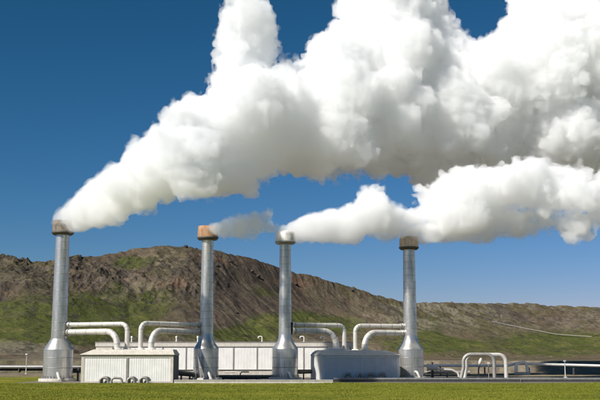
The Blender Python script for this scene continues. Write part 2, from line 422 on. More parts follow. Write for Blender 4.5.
zr = 4.95
def unit_pipe(S, d, edge, py0, px1, yr, rad, r, label, m=PIPE):
    z = zof(py0, (S.y * .6 + yr * .4)); sgn = 1 if xof(px1, yr, z) > S.x else -1
    start = Vector((S.x + sgn * edge, S.y, z)); end = Vector((xof(px1, yr, z), yr, z))
    roof_pipe([start, end, (end.x, yr, zr)], rad, r, label, m)
unit_pipe(S1, 162, 1.3, 332, 117.5, 156.5, 2.2, .48, 'thicker lower pipe curving from the leftmost stack down to the ribbed building roof')
unit_pipe(S1, 162, 1.3, 324.5, 127.5, 158.0, 1.1, .37, 'thinner upper pipe running right from the leftmost stack to the ribbed building roof')
unit_pipe(S2, 167, 1.25, 324.3, 141, 158.0, 1.1, .37, 'thinner upper pipe running left from the rusty capped stack to the ribbed building roof')
unit_pipe(S2, 167, 1.25, 331.5, 151.5, 156.5, 2.2, .48, 'thicker lower pipe curving from the rusty capped stack to the ribbed building roof')
unit_pipe(S3, 172, 1.2, 331, 336, 175.0, 2.4, .52, 'thicker lower pipe curving from the whitish capped stack down to the grey valve house roof')
unit_pipe(S3, 172, 1.2, 325, 344.2, 177.0, 1.1, .38, 'thinner upper pipe running right from the whitish capped stack to the grey valve house roof')
unit_pipe(S4, 180, 1.3, 326, 355.2, 177.0, 1.1, .38, 'thinner upper pipe running left from the tan capped stack to the grey valve house roof')
unit_pipe(S4, 180, 1.3, 333, 364.5, 175.0, 2.4, .52, 'thicker lower pipe curving from the tan capped stack to the grey valve house roof')

# ------------------------------------------------------------------ front buildings
def ribbed(x0, x1, y, z0, z1, pitch=.34, dep=.012):
    """corrugated sheet facing -y, closed at the back"""
    v = []; x = x0; xs = []
    while x < x1 - 1e-6:
        for fx, fy in ((0, 0), (.16, -dep), (.34, -dep), (.5, 0)):
            xx = x + fx * pitch
            if xx < x1: xs.append((xx, y + fy))
        x += pitch
    xs.append((x1, y)); n = len(xs)
    v = [(a, b_, z0) for a, b_ in xs] + [(a, b_, z1) for a, b_ in xs]
    f = [(i, i + 1, n + i + 1, n + i) for i in range(n - 1)]
    b = MB(); b.add(v, f); return b

def valve_house(origin, W, D, rz, label, hip_l, hip_r, div, wallm, trimm, roofm, endm):
    root = empty('valve_house', origin, label, 'building', 'valve houses under the roof pipes', rz)
    he, ht = 4.15, 4.98
    b = MB(); b.box(.12, W - .12, .12, D - .12, 0, he - .002)                       # core
    b.build('wall', [wallm], root)
    x0, x1 = .45, W - .4
    for (a, c) in ((x0, div - .16), (div + .16, x1)):
        p = ribbed(a, c, .06, .25, he - .42).build('ribbed_panel', wallm, root)
    b = MB()
    b.box(0, x0, 0, .118, 0, he - .4); b.box(x1, W, 0, .118, 0, he - .4); b.box(0, W, -.02, .118, he - .398, he - .004); b.box(x0 + .002, div - .162, .0, .118, 0, .24); b.box(div + .162, x1 - .002, 0, .118, 0, .24)
    b.build('wall_frame', trimm, root)
    b = MB(); b.box(div - .16, div + .16, -.04, .118, 0, he - .402); b.build('pilaster', JOINT if wallm is WHITE else GREYW, root)
    # end walls
    b = MB()
    for k in range(int(D / .5)):
        y = .2 + k * .5
        if y + .25 < D - .15: b.box(-.03, .118, y, y + .25, .1, he - .02, 0)
    b.build('left_end_cladding', [wallm], root)
    b = MB()
    for k in range(int(D / .5)):
        y = .2 + k * .5
        if y + .25 < D - .15: b.box(W - .118, W + .03, y, y + .25, .1, he - .02, 0)
    b.build('right_end_cladding', [endm], root)
    # roof: hipped edges, flat top
    e = .12; fr = 1.25
    v = [(-e, -e, he), (W + e, -e, he), (W + e, D + e, he), (-e, D + e, he),
         (hip_l, fr, ht), (W - hip_r, fr, ht), (W - hip_r, D - fr, ht), (hip_l, D - fr, ht),
         (-e, -e, he + .1), (W + e, -e, he + .1), (W + e, D + e, he + .1), (-e, D + e, he + .1)]
    b = MB(); b.add(v, [(3, 2, 1, 0), (0, 1, 9, 8), (1, 2, 10, 9), (2, 3, 11, 10), (3, 0, 8, 11), (8, 9, 5, 4), (9, 10, 6, 5), (10, 11, 7, 6), (11, 8, 4, 7), (4, 5, 6, 7)])
    rf = b.build('roof', roofm, root)
    b = MB()
    for x in np.arange(.9, W - .9, 1.35):
        if hip_l < x < W - hip_r: b.box(x, x + .05, fr + .02, D - fr - .02, ht + .003, ht + .05)
    b.build('standing_seam', roofm, rf)
    b = MB(); b.box(W * .12, W * .3, 2.6, 4.2, ht + .004, ht + .32); b.build('roof_hatch', trimm, rf)
    b = MB(); b.tube(rounded([(-.16, -.16, he + .04), (W + .16, -.16, he + .04), (W + .16, .2, he + .04)], .05, 3), .07, 8); b.build('gutter', trimm, root)
    return root

d1 = 152.0; xa = xof(81, d1, 2); xb = xof(173, d1, 2)
VH1 = valve_house((xa, d1, 0), xb - xa, 8.2, R(1.2), 'valve house with white ribbed front panels and beige trim, between the two left stacks', 1.6, .25, xof(127, d1, 2) - xa, WHITE, BEIGE, BEIGE, SHADEW)
d2 = 169.5; xc = xof(322, d2, 2); W2 = 13.6
VH2 = valve_house((xc, d2, 0), W2, 8.6, R(13), 'pale grey valve house with a white hipped roof, left of the rightmost stack', .7, 2.0, 6.9, GREYW, WHITE, CREAM, GREYW)

# ------------------------------------------------------------------ long hall behind
d3 = 195.0; X0 = xof(96, d3, 5); X1 = xof(354, d3, 5)
hall = empty('long_hall', (X0, d3, 0), 'long white panelled hall stretching behind the two middle stacks', 'building')
LW = X1 - X0; zp0, zp1, zf = zof(369.5, d3), zof(346.6, d3), zof(342.6, d3)
b = MB(); b.box(0, LW, .1, 11, 0, zf - .15); b.build('wall', BEIGE, hall)
b = MB(); b.box(-.02, LW + .02, -.12, .098, 0, zp0 - .02); b.build('base_wall', CONC, hall)
pxs = [115.5, 139, 162.5, 186, 209.6, 233.4, 257, 280.2, 303.6, 327, 350.5]
xs = [xof(p, d3, 4) - X0 for p in pxs]
edges = [.05] + xs + [LW - .05]
for a, c in zip(edges[:-1], edges[1:]):
    if c - a > .3: ribbed(a + .09, c - .09, .05, zp0, zp1, .58, .008).build('white_panel', WHITE, hall)
for x in xs:
    b = MB(); b.box(x - .09, x + .09, -.06, .098, zp0, zp1); b.build('panel_joint', JOINT, hall)
b = MB(); b.box(-.15, LW + .15, -.14, .098, zp1 + .003, zf); b.build('fascia', CREAM, hall)
b = MB(); b.box(-.2, LW + .2, -.2, 11.1, zf + .003, zf + .14); b.build('roof', DPIPE, hall)
b = MB(); b.tube([(.1, -.2, zp0 - .1), (LW - .1, -.2, zp0 - .1)], .06, 8); b.build('conduit', DARKM, hall)
for px, hook in ((131.5, -1), (176.3, 1), (197.6, 1), (262, -1), (304, -1), (324.5, -1)):
    x = xof(px, d3 + 1, zf); v = empty('roof_vent', (x, d3 + 1.2, zf + .14), '', 'vent', 'gooseneck vents on the long hall roof')
    b = MB(); hh = 1.05
    if px in (131.5, 176.3, 197.6): b.tube([(0, 0, 0), (0, 0, hh * .75)], .13, 10); b.lathe([(.2, hh * .75), (.22, hh * .95), (.05, hh * 1.08)], 12)
    else: b.tube(rounded([(0, 0, 0), (0, 0, hh), (hook * .75, 0, hh), (hook * .75, 0, hh - .35)], .22, 5), .1, 10)
    b.build('vent_pipe', WHITE, v); b = MB(); b.lathe([(.24, 0), (.22, .08)], 12); b.build('vent_flashing', GALV, v)
    v['label'] = {131.5: 'short capped vent on the long hall roof, seen between pipe drops over the ribbed building',
                  176.3: 'short capped vent on the long hall roof, just right of the ribbed building',
                  197.6: 'short capped vent on the hall roof, touching the left of the rusty capped stack',
                  262: 'gooseneck vent on the long hall roof, midway between the two middle stacks',
                  304: 'gooseneck vent on the long hall roof, right beside the whitish capped stack',
                  324.5: 'gooseneck vent on the long hall roof, behind the lower pipe over the grey valve house'}[px]

# ------------------------------------------------------------------ ground works
def long_box(name, px0, px1, d, z0, z1, thick, m, label, cat, capm=None, joints=4.0):
    x0, x1 = xof(px0, d, 0), xof(px1, d, 0); root = empty(name, ((x0 + x1) / 2, d, 0), label, cat); h = (x1 - x0) / 2
    b = MB(); x = -h
    while x < h - .05:
        e = min(x + joints, h); b.box(x + .012, e - .012, 0, thick, z0, z1); x += joints
    b.build('wall_segments', m, root)
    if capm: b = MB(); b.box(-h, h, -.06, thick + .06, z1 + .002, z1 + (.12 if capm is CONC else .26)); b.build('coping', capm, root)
    return root
long_box('concrete_kerb', 174, 333, 151.2, -.3, .36, .5, CONC, 'sunlit pale concrete kerb along the grass below the two middle stacks', 'kerb', CONC)
long_box('retaining_wall', 333.4, 520.5, 156.2, -.3, .42, .5, DCONC, 'low wall painted dark as in shade, with a grey top, running below the grey valve house', 'wall', GCONC)  # body colour darkened for plume shade along the kerb line
long_box('retaining_wall', 521.5, 640, 157.0, -.3, .38, .5, DCONC, 'low wall painted dark as in shade at the far right edge, beyond a gap in the longer wall', 'wall', GCONC)
def ground_pipe(pts, r, label, m, supports=0, rad=.6, name='ground_pipe', group='pipes running low over the plant ground'):
    p0 = Vector(pts[0]).copy(); p0.z = 0; root = empty(name, p0, label, 'pipe', group)
    L = [Vector(p) - p0 for p in pts]
    b = MB(); b.tube(rounded(L, rad, 8) if len(L) > 2 else L, r, 14); b.build('pipe_run', m, root)
    if supports:
        a, c = L[0], L[-1]
        for i in range(supports):
            q = a.lerp(c, (i + .5) / supports); b = MB(); b.box(q.x - .12, q.x + .12, q.y - .25, q.y + .25, 0, max(q.z - r * .9, .1)); b.build('support', DARKM, root)
    return root
def P(px, py, d): return at(px, py, d)
ground_pipe([P(217, 377, 170), P(274, 377, 173)], .34, 'dark pipe lying low between the two middle stacks', DARKM, 5)
ground_pipe([P(177, 373.0, 163), P(194, 374.5, 166)], .42, 'dark pipe between the ribbed building and the rusty capped stack', DARKM, 2)
ground_pipe([P(296, 372, 173), P(311, 371.5, 175)], .36, 'dark pipe from the whitish capped stack to the grey valve house', DARKM, 1)
ground_pipe([P(73, 371.5, 164), P(83, 371.5, 164)], .22, 'lower dark pipe between the leftmost stack and the ribbed building', DARKM, 1)
ground_pipe([P(73, 367, 168), P(84, 367, 168)], .2, 'upper grey pipe between the leftmost stack and the ribbed building', GALV, 1)
ground_pipe([P(-90, 367, 250), P(14, 367, 250), P(97, 367, 250)], .42, 'shiny silver pipeline crossing the flats behind the leftmost stack', GALV, 6)
ground_pipe([P(418, 365.7, 215), P(508, 365.7, 215), P(516, 363.6, 215), P(640, 367.0, 215)], .28, 'white pipeline running low behind the arched pipes to the right edge', WHITE, 5)
ground_pipe([P(424, 372.5, 186), P(470, 372.5, 186)], .3, 'brownish pipe lying low right of the rightmost stack', DPIPE, 3)
ground_pipe([P(436, 369, 184), P(452, 370, 184), P(458, 373, 184), P(459, 377, 184)], .2, 'thin pale pipe leading right from the white valve', PIPE, 0)
ground_pipe([P(225, 372.2, 188), P(236, 372.2, 188), P(237.5, 375.6, 188)], .14, 'thin pale pipe bending down in front of the long hall', PIPE, 0, .3)
ground_pipe([P(249, 372, 188), P(241, 372, 188), P(239.8, 375.8, 188)], .14, 'thin dark pipe bending down in front of the long hall', DARKM, 0, .3)
# bent end of the white pipeline
e_ = empty('pipe_anchor', (P(522, 366, 214).x, 214, 0), 'white pipe loop on the pipeline right of the arched pipes', 'pipe anchor')
b = MB(); b.tube(rounded([(-1.3, 0, .8), (-1.2, 0, 2.5), (.9, 0, 2.8), (1.2, 0, .8)], .6), .34, 12); b.build('loop', WHITE, e_)
b = MB(); b.box(-1.6, 1.6, -.4, .4, 0, .75); b.build('block', CONC, e_)

# white valve body right of the last stack
vz = zof(371, 184)
e_ = empty('valve', (xof(432.5, 184, 1), 184, 0), 'white valve body on a pipe just right of the rightmost stack', 'valve')
b = MB(); b.tube([(-.85, 0, 2.0), (.85, 0, 2.0)], .55, 20); b.build('valve_body', WHITE, e_)
b = MB(); b.tube([(-.93, 0, 2.0), (-.78, 0, 2.0)], .68, 20); b.build('flange', WHITE, e_)
b = MB(); b.tube([(.78, 0, 2.0), (.93, 0, 2.0)], .68, 20); b.build('flange', WHITE, e_)
b = MB(); b.tube([(0, 0, 2.5), (0, 0, 2.85)], .12, 10); b.lathe([(.3, 2.85), (.3, 2.93)], 18); b.build('handwheel', DARKM, e_)
b = MB(); b.box(-.2, .2, -.3, .3, 0, 1.5); b.build('support', DARKM, e_)
ground_pipe([P(421, 366.2, 183.5), P(429, 366.4, 184)], .14, 'thin white pipe joining the rightmost stack to the white valve', WHITE, 0)

# arched expansion loops
def arch(pxl, pxr, d, top, label, m, r, lean=.5):
    zt = zof(top, d); xl, xr = xof(pxl, d, 2), xof(pxr, d, 2)
    root = empty('arched_pipe', ((xl + xr) / 2, d, 0), label, 'pipe', 'arched pipes beyond the last stack'); h = (xr - xl) / 2
    b = MB(); b.tube(rounded([(-h - lean, 0, .1), (-h, 0, 2.0), (-h, 0, zt - r), (h, 0, zt - r), (h, 0, .1)], [1.2, 1.35, 1.35], 12), r, 18); b.build('pipe_run', m, root)
    for x in (-h - lean, h): b = MB(); b.lathe([(r + .18, 0), (r + .18, .12)], 18, cx=x); b.build('foot_flange', GALV, root)
arch(463.5, 494.3, 178, 352.6, 'nearer arched pipe standing right of the white valve, with a leaning left leg', DPIPE, .33)
arch(466, 506, 183, 352.8, 'farther and wider arched pipe, its pale right leg outermost', PIPE, .36, .3)
e_ = empty('relief_valve', (xof(479, 180, 2), 180, 0), 'white tilted valve head on a thin stem under the arched pipes', 'valve')
b = MB(); b.tube([(-.1, 0, 0), (-.1, 0, 1.6), (.1, 0, 2.6)], .13, 10); b.build('stem', DARKM, e_)
b = MB(); b.tube([(.05, 0, 2.55), (.2, 0, 2.9), (.4, 0, 3.5), (.47, 0, 3.7)], .3, 14, radii=[.16, .33, .27, .08]); b.build('valve_head', PIPE, e_)
e_ = empty('marker_post', (xof(488.5, 180, 2), 180, 0), 'short post with a small head between the legs of the arched pipes', 'post')
b = MB(); b.tube([(0, 0, 0), (0, 0, 2.6)], .08, 8); b.build('pole', DPIPE, e_)
b = MB(); b.box(-.2, .2, -.12, .12, 2.6, 3.0); b.build('head', PIPE, e_)

def lamp_post(px, d, top, label):
    zt = zof(top, d); e = empty('lamp_post', (xof(px, d, 2), d, 0), label, 'lamp post')
    b = MB(); b.tube([(0, 0, 0), (0, 0, zt - .35)], .1, 10, radii=[.12, .08]); b.build('pole', PIPE, e)
    b = MB(); b.lathe([(.12, zt - .35), (.3, zt - .3), (.32, zt - .05), (.12, zt)], 14); b.build('lamp_head', LAMPM, e)
    b = MB(); b.box(-.25, .25, -.25, .25, 0, .2); b.build('footing', CONC, e)
lamp_post(26.3, 235, 353.8, 'thin lamp post left of the leftmost stack, in front of the silver pipeline')
lamp_post(565, 190, 360.2, 'thin lamp post standing alone near the right edge')

# elbows at the foot of the valve houses
def foot_elbows(H_, specs, m, tall, grp, fmt):
    m = DPIPE
    for (x, wd, twin, lab) in specs:
        p = H_.matrix_basis @ Vector((x, -.75, 0)); e = empty('pipe_elbow', p, lab, 'pipe elbow', grp, H_.rotation_euler.z)
        b = MB(); b.tube(rounded([(-wd / 2, 0, 0), (-wd / 2 + .12, 0, tall), (wd / 2 - .1, .1, tall * .92), (wd / 2, .1, 0)], tall * .55, 7), .17, 10); b.build('elbow', m, e)
        if twin: b = MB(); b.tube(rounded([(-wd / 2 + .3, .32, 0), (-wd / 2 + .3, .32, tall * 1.08), (wd / 2 - .05, .62, tall * 1.08)], tall * .45, 6), .17, 10); b.build('elbow', m, e)
        for x_ in (-wd / 2, wd / 2): b = MB(); b.lathe([(.26, 0), (.26, .07)], 14, cx=x_, cy=0 if x_ < 0 else .1); b.build('flange', m, e)
k1 = lambda px: xof(px, 151.3, .5) - xa
foot_elbows(VH1, [(k1(103.8), 1.25, True, 'leftmost grey pipe elbow at the foot of the ribbed front panels'),
                  (k1(116.5), 1.6, False, 'low wide grey pipe arch just left of the pilaster of the ribbed front'),
                  (k1(130.7), 1.05, True, 'small grey pipe elbow directly below the pilaster of the ribbed front'),
                  (k1(143.3), 1.2, True, 'rightmost and tallest grey pipe elbow at the foot of the ribbed front')], DPIPE, .78, 'pipe elbows along the ribbed building', '')
foot_elbows(VH2, [(4.2, 1.4, True, 'leftmost dark pipe elbow at the foot of the grey valve house'),
                  (6.3, .9, True, 'dark pipe elbow just left of the middle of the grey valve house foot'),
                  (8.2, 1.6, True, 'dark pipe elbow right of the middle of the grey valve house foot'),
                  (10.2, 1.5, True, 'rightmost dark pipe elbow at the foot of the grey valve house')], DARKM, 1.05, 'pipe elbows along the grey valve house', '')

# ------------------------------------------------------------------ terrain
def hash2(ix, iy, s):
    h = (ix.astype(np.int64) * 374761393 + iy.astype(np.int64) * 668265263 + s * 974634777) & 0xffffffff
    h = ((h ^ (h >> 13)) * 1274126177) & 0xffffffff; h = (h ^ (h >> 16)) & 0xffffffff
    return h.astype(np.float64) / 0xffffffff
def vn(x, y, s=0):
    ix = np.floor(x); iy = np.floor(y); fx = x - ix; fy = y - iy; fx = fx * fx * fx * (fx * (fx * 6 - 15) + 10); fy = fy * fy * fy * (fy * (fy * 6 - 15) + 10)
    a = hash2(ix, iy, s); b_ = hash2(ix + 1, iy, s); c = hash2(ix, iy + 1, s); d_ = hash2(ix + 1, iy + 1, s)
    return (a * (1 - fx) + b_ * fx) * (1 - fy) + (c * (1 - fx) + d_ * fx) * fy
def fbm(x, y, o=5, s=0, g=.5):
    t = 0; a = 1; n = 0
    for i in range(o): t = t + a * vn(x * 2 ** i + 17.3 * i, y * 2 ** i - 9.1 * i, s + i); n += a; a *= g
    return t / n
def ridged(x, y, o=5, s=0):
    t = 0; a = 1; n = 0
    for i in range(o): t = t + a * (1 - np.abs(2 * vn(x * 2 ** i + 7.7 * i, y * 2 ** i + 3.1 * i, s + i) - 1)); n += a; a *= .55
    return t / n

CP = [-160, -60, 0, 25, 55, 80, 100, 130, 155, 185, 215, 240, 270, 300, 350, 400, 420, 500, 560, 600, 760]
SS = [0, .1, .25, .45, .65, .85, 1]
def col_profile(ridge, k):   # k: 0 = steep left, 1 = low right
    foot = [361, 356, 345, 321, 295, 0, ridge] if k == 0 else [361, 357.5, 352, 344, 332, 0, ridge]
    return foot
RIDGE = [250, 250, 253, 258, 262.5, 258, 257, 251, 248.5, 247.5, 252.5, 258, 265, 274, 288, 300, 303.5, 304, 306, 307.5, 309]
RD = [600, 600, 600, 600, 610, 640, 660, 690, 700, 710, 720, 740, 760, 780, 820, 850, 870, 950, 1000, 1000, 1000]
ks = np.clip((np.array(CP) - 190) / 230.0, 0, 1)
tab = np.zeros((len(CP), 7))
for i, (r_, k) in enumerate(zip(RIDGE, ks)):
    A = np.array([361, 356.5, 345, 320, 295, 270, r_ * 1.0]); B = np.array([361, 357.5, 352, 344, 333, 317, r_])
    A[3] = 357 + (r_ - 357) * .36; A[4] = 357 + (r_ - 357) * .60; A[5] = 357 + (r_ - 357) * .84
    tab[i] = A * (1 - k) + B * k
def hill_z(px, s):
    """px: azimuth as photo column, s: 0 foot .. 1 ridge .. >1 beyond"""
    rd = np.interp(px, CP, RD); wd_ = np.interp(px, [300, 430], [235, 340])
    d = np.where(s < .1, 250 + s / .1 * (rd - wd_ - 250), np.where(s <= 1, rd - wd_ + (s - .1) / .9 * wd_, rd + (s - 1) * 330))
    jj = np.clip(s, 0, 1); py = np.zeros_like(px)
    seg = np.clip(np.searchsorted(SS, jj, side='right') - 1, 0, 5); S_ = np.array(SS); t = (jj - S_[seg]) / (S_[seg + 1] - S_[seg])
    vals = np.stack([np.interp(px, CP, tab[:, j]) for j in range(7)], -1)
    v0 = np.take_along_axis(vals, seg[..., None], -1)[..., 0]; v1 = np.take_along_axis(vals, (seg + 1)[..., None], -1)[..., 0]
    py = v0 * (1 - t) + v1 * t
    bb = (200 - py) / F; el = (sp + bb * cp) / (cp - bb * sp)
    z = CAM.z + el * np.where(s > 1, rd, d)
    z = np.where(s > 1, z - (s - 1) * 60, z)
    return d, z, py
NU, NS = 1500, 560
u = np.linspace(-150, 750, NU)
s_ = np.concatenate([np.linspace(-.06, 1.03, NS - 30), np.linspace(1.04, 1.9, 30)])
PX, SG = np.meshgrid(u, s_, indexing='ij')
D_, Z_, PY = hill_z(PX, np.maximum(SG, 0)); D_ = np.where(SG < 0, 250 + SG * 500, D_); Z_ = np.where(SG < 0, 0.2 + SG * 30, Z_)
def px_to_tan(px): return (px - 300) / F / 1.0
# azimuth: keep x/y constant per column; matches the photo column at hillside height
TA = (PX - 300) / F * 0.997
X_ = TA * D_; Y_ = D_
def sstep(a, b_, x): t = np.clip((x - a) / (b_ - a), 0, 1); return t * t * (3 - 2 * t)
env = sstep(0, .12, SG)
crag = np.exp(-((PY - 280) / 24) ** 2) * sstep(260, 190, PX) + .55 * np.exp(-((PY - 262) / 16) ** 2) * sstep(90, 40, PX)
crag = np.clip(crag, 0, 1) * (0.35 + .9 * fbm(X_ / 60, Y_ / 60, 3, 50)) ** 1.5
rock_r = sstep(330, 420, PX) * sstep(336, 318, PY)
big = (fbm(X_ / 70, Y_ / 70, 4, 1) - .5) * 9 * sstep(.1, .4, SG) * (1 - .6 * sstep(.93, 1.0, SG))
med = (fbm(X_ / 16, Y_ / 16, 4, 9) - .5) * 3.0 * env
# gullies running down and to the right on the big dark slope
q_ = (X_ * .86 + (Y_ - 500) * .62)
gul = (ridged(q_ / 26 + fbm(X_ / 50, Y_ / 50, 3, 33) * 1.2, (X_ * .5 - Y_ * .8) / 190, 4, 21) - .5) * 5.0 * np.exp(-((PX - 260) / 130) ** 2) * env
cr = (ridged(X_ / 22, Y_ / 34, 5, 3) - .45) * 9 * crag + (fbm(X_ / 5, Y_ / 6, 4, 5) - .5) * 4 * crag
rr_ = (ridged(X_ / 30, Y_ / 45, 5, 13) - .5) * 3 * rock_r + (ridged(X_ / 7, Y_ / 10, 3, 15) - .5) * 1.0 * rock_r
top = sstep(.9, 1.0, SG) * sstep(1.12, 1.0, SG)
skyl = (ridged(X_ / 9, Y_ / 30, 4, 61) - .5) * 2.6 * top * np.where(PX < 80, 1.2, np.where(PX > 440, .3, np.where(PX > 290, .9, .2)))
flat = (ridged(X_ / 10, Y_ / 14, 4, 71) - .4) * 1.6 * sstep(.35, .1, SG) * env
fine = (fbm(X_ / 3.2, Y_ / 3.2, 3, 81) - .5) * .9 * env
Z_ = Z_ + big + med + gul + cr + rr_ + skyl + flat + fine
# --- surface cover (each vertex its own ground colour)
def blob(cx, cy, rx, ry): return np.exp(-(((PX - cx) / rx) ** 2 + ((PY - cy) / ry) ** 2))
n1 = fbm(X_ / 40, Y_ / 55, 5, 101); n2 = fbm(X_ / 11, Y_ / 15, 5, 111); n3 = fbm(X_ / 3.5, Y_ / 4.5, 4, 121); n4 = fbm(X_ / 22, Y_ / 30, 5, 131)
def C(*c): return np.array(c)
brown = C(.132, .098, .062); dark = C(.058, .049, .042); moss = C(.074, .086, .020); beige = C(.200, .165, .105); rust = C(.21, .115, .070); grey = C(.19, .165, .115); olive = C(.105, .092, .042)
K = brown[None, None] * (.75 + .5 * n2[..., None]) + 0 * PX[..., None]
def mixin(K, c, w_): w_ = np.clip(w_, 0, 1)[..., None]; return K * (1 - w_) + c * w_
K = mixin(K, olive, sstep(.38, .58, n1) * .85)
K = mixin(K, beige, sstep(.55, .72, n4) * .45)
# streaks on the dark slope
stre = fbm(q_ / 9, (X_ * .5 - Y_ * .8) / 120, 4, 141)
slope = np.exp(-((PX - 255) / 85) ** 2)
K = mixin(K, C(.092, .068, .052), slope * .75)
K = mixin(K, C(.16, .135, .085), slope * sstep(.52, .68, stre) * .7)
K = mixin(K, C(.062, .048, .040), slope * sstep(.46, .34, stre) * .6)
mo = (1.25 * blob(0, 322, 70, 25) + .9 * blob(-100, 325, 90, 24) + .95 * blob(100, 320, 60, 26) + .95 * blob(132, 264, 26, 7) + .6 * blob(150, 300, 40, 12) + .9 * blob(285, 326, 42, 14) + .7 * blob(225, 338, 60, 9)
      + .7 * blob(340, 325, 35, 12) + .6 * blob(480, 345, 80, 11) + .6 * blob(570, 343, 60, 14) + .6 * blob(430, 320, 20, 12) + .55 * blob(650, 340, 90, 14) + .5 * blob(260, 295, 30, 9) + .7 * blob(420, 345, 40, 10))
K = mixin(K, moss, sstep(.24, .62, mo * (.45 + 1.1 * n4) * (.7 + .6 * n2)) * .95)
K = mixin(K, C(.15, .14, .045), sstep(.5, .7, n2) * sstep(.3, .8, mo) * .5)
K = mixin(K, dark, np.clip(crag * 1.5, 0, 1) * sstep(.38, .68, n2 * .5 + ridged(X_ / 9, Y_ / 12, 4, 151) * .5) * .75)
K = mixin(K, C(.13, .10, .085), np.clip(crag, 0, 1) * sstep(.55, .75, n3) * .6)
K = mixin(K, beige, .6 * blob(165, 262, 20, 9) * sstep(.4, .6, n3)); K = mixin(K, beige, .5 * blob(140, 290, 40, 9) * sstep(.45, .6, n2))
K = mixin(K, rust, .55 * blob(172, 287, 14, 5) * sstep(.35, .6, n2)); K = mixin(K, rust, .5 * blob(215, 262, 22, 8) * sstep(.4, .6, n2)); K = mixin(K, rust, .55 * blob(300, 280, 26, 8) * sstep(.4, .62, n3))
K = mixin(K, C(.060, .045, .042), .9 * blob(192, 315, 20, 14) * sstep(.3, .5, n4))
K = mixin(K, grey, rock_r * sstep(.38, .58, n2) * .85); K = mixin(K, dark, rock_r * sstep(.60, .74, n4) * .7); K = mixin(K, C(.125, .09, .07), .7 * blob(560, 318, 50, 8))
fl = sstep(337, 347, PY) * sstep(420, 300, PX)
K = mixin(K, grey * .8, fl * sstep(.36, .55, n2) * .85); K = mixin(K, dark, fl * sstep(.55, .68, n4) * .6); K = mixin(K, olive, fl * sstep(.55, .7, n1) * .5)
K = mixin(K, dark * .8, sstep(.63, .74, fbm(X_ / 6, Y_ / 8, 4, 161)) * .55)
K = mixin(K, C(.26, .215, .155), sstep(330, 262, Y_) * sstep(.25, .5, n2) * np.where(PX > 400, .9, .35))  # beige foot ground, lightened most at the right to offset the plume shadow
speck = sstep(.52, .66, fbm(X_ / 2.4, Y_ / 3.0, 3, 171)) * (.25 + .75 * sstep(.35, .6, n1))
K = mixin(K, dark * .9, speck * .45)
K = K * (.80 + .40 * n3[..., None]) * 1.0
me = bpy.data.meshes.new('hill'); nv = NU * NS
me.vertices.add(nv); me.vertices.foreach_set('co', np.stack([X_, Y_, Z_], -1).reshape(-1).astype(np.float32))
ii = np.arange(NU - 1)[:, None] * NS + np.arange(NS - 1)[None]; ii = ii.ravel(); fq = np.stack([ii, ii + NS, ii + NS + 1, ii + 1], -1)
me.loops.add(len(fq) * 4); me.loops.foreach_set('vertex_index', fq.ravel().astype(np.int32)); me.polygons.add(len(fq)); me.polygons.foreach_set('loop_start', (np.arange(len(fq)) * 4).astype(np.int32))
me.update(calc_edges=True); me.polygons.foreach_set('use_smooth', np.ones(len(fq), bool))
ca = me.color_attributes.new('cover', 'FLOAT_COLOR', 'POINT'); ca.data.foreach_set('color', np.concatenate([K.reshape(-1, 3), np.ones((nv, 1))], 1).ravel().astype(np.float32))
hill = bpy.data.objects.new('hill', me); COL.objects.link(hill); tag(hill, kind='structure')
hm = bpy.data.materials.new('hillside'); hm.use_nodes = True; t = hm.node_tree; N = t.nodes; Lk = t.links; b_ = N['Principled BSDF']; b_.inputs['Roughness'].default_value = 1; b_.inputs['Specular IOR Level'].default_value = .1
at_ = N.new('ShaderNodeVertexColor'); at_.layer_name = 'cover'; tc = N.new('ShaderNodeTexCoord')
nz = N.new('ShaderNodeTexNoise'); nz.inputs['Scale'].default_value = .55; nz.inputs['Detail'].default_value = 7; nz.inputs['Roughness'].default_value = .7; Lk.new(tc.outputs['Object'], nz.inputs['Vector'])
mr = N.new('ShaderNodeMapRange'); mr.inputs[1].default_value = .3; mr.inputs[2].default_value = .7; mr.inputs[3].default_value = .68; mr.inputs[4].default_value = 1.32; Lk.new(nz.outputs['Fac'], mr.inputs[0])
vm = N.new('ShaderNodeVectorMath'); vm.operation = 'SCALE'; Lk.new(at_.outputs[0], vm.inputs[0]); Lk.new(mr.outputs[0], vm.inputs['Scale']); Lk.new(vm.outputs[0], b_.inputs['Base Color'])
n2_ = N.new('ShaderNodeTexNoise'); n2_.inputs['Scale'].default_value = .8; n2_.inputs['Detail'].default_value = 8; n2_.inputs['Roughness'].default_value = .65; Lk.new(tc.outputs['Object'], n2_.inputs['Vector'])
bp = N.new('ShaderNodeBump'); bp.inputs['Strength'].default_value = 1; bp.inputs['Distance'].default_value = .55; Lk.new(n2_.outputs['Fac'], bp.inputs['Height']); Lk.new(bp.outputs[0], b_.inputs['Normal'])
me.materials.append(hm)
def on_hill(px, py):
    """point of the hillside met by the sight line of a photo pixel"""
    i = int(np.clip(round((px - u[0]) / (u[1] - u[0])), 0, NU - 1)); a = at(px, py, 1.0); el = a.z - CAM.z
    E_ = (Z_[i] - CAM.z) / D_[i]; k = np.argmax(E_ >= el) if np.any(E_ >= el) else NS - 40
    return Vector((X_[i, k], Y_[i, k], Z_[i, k]))

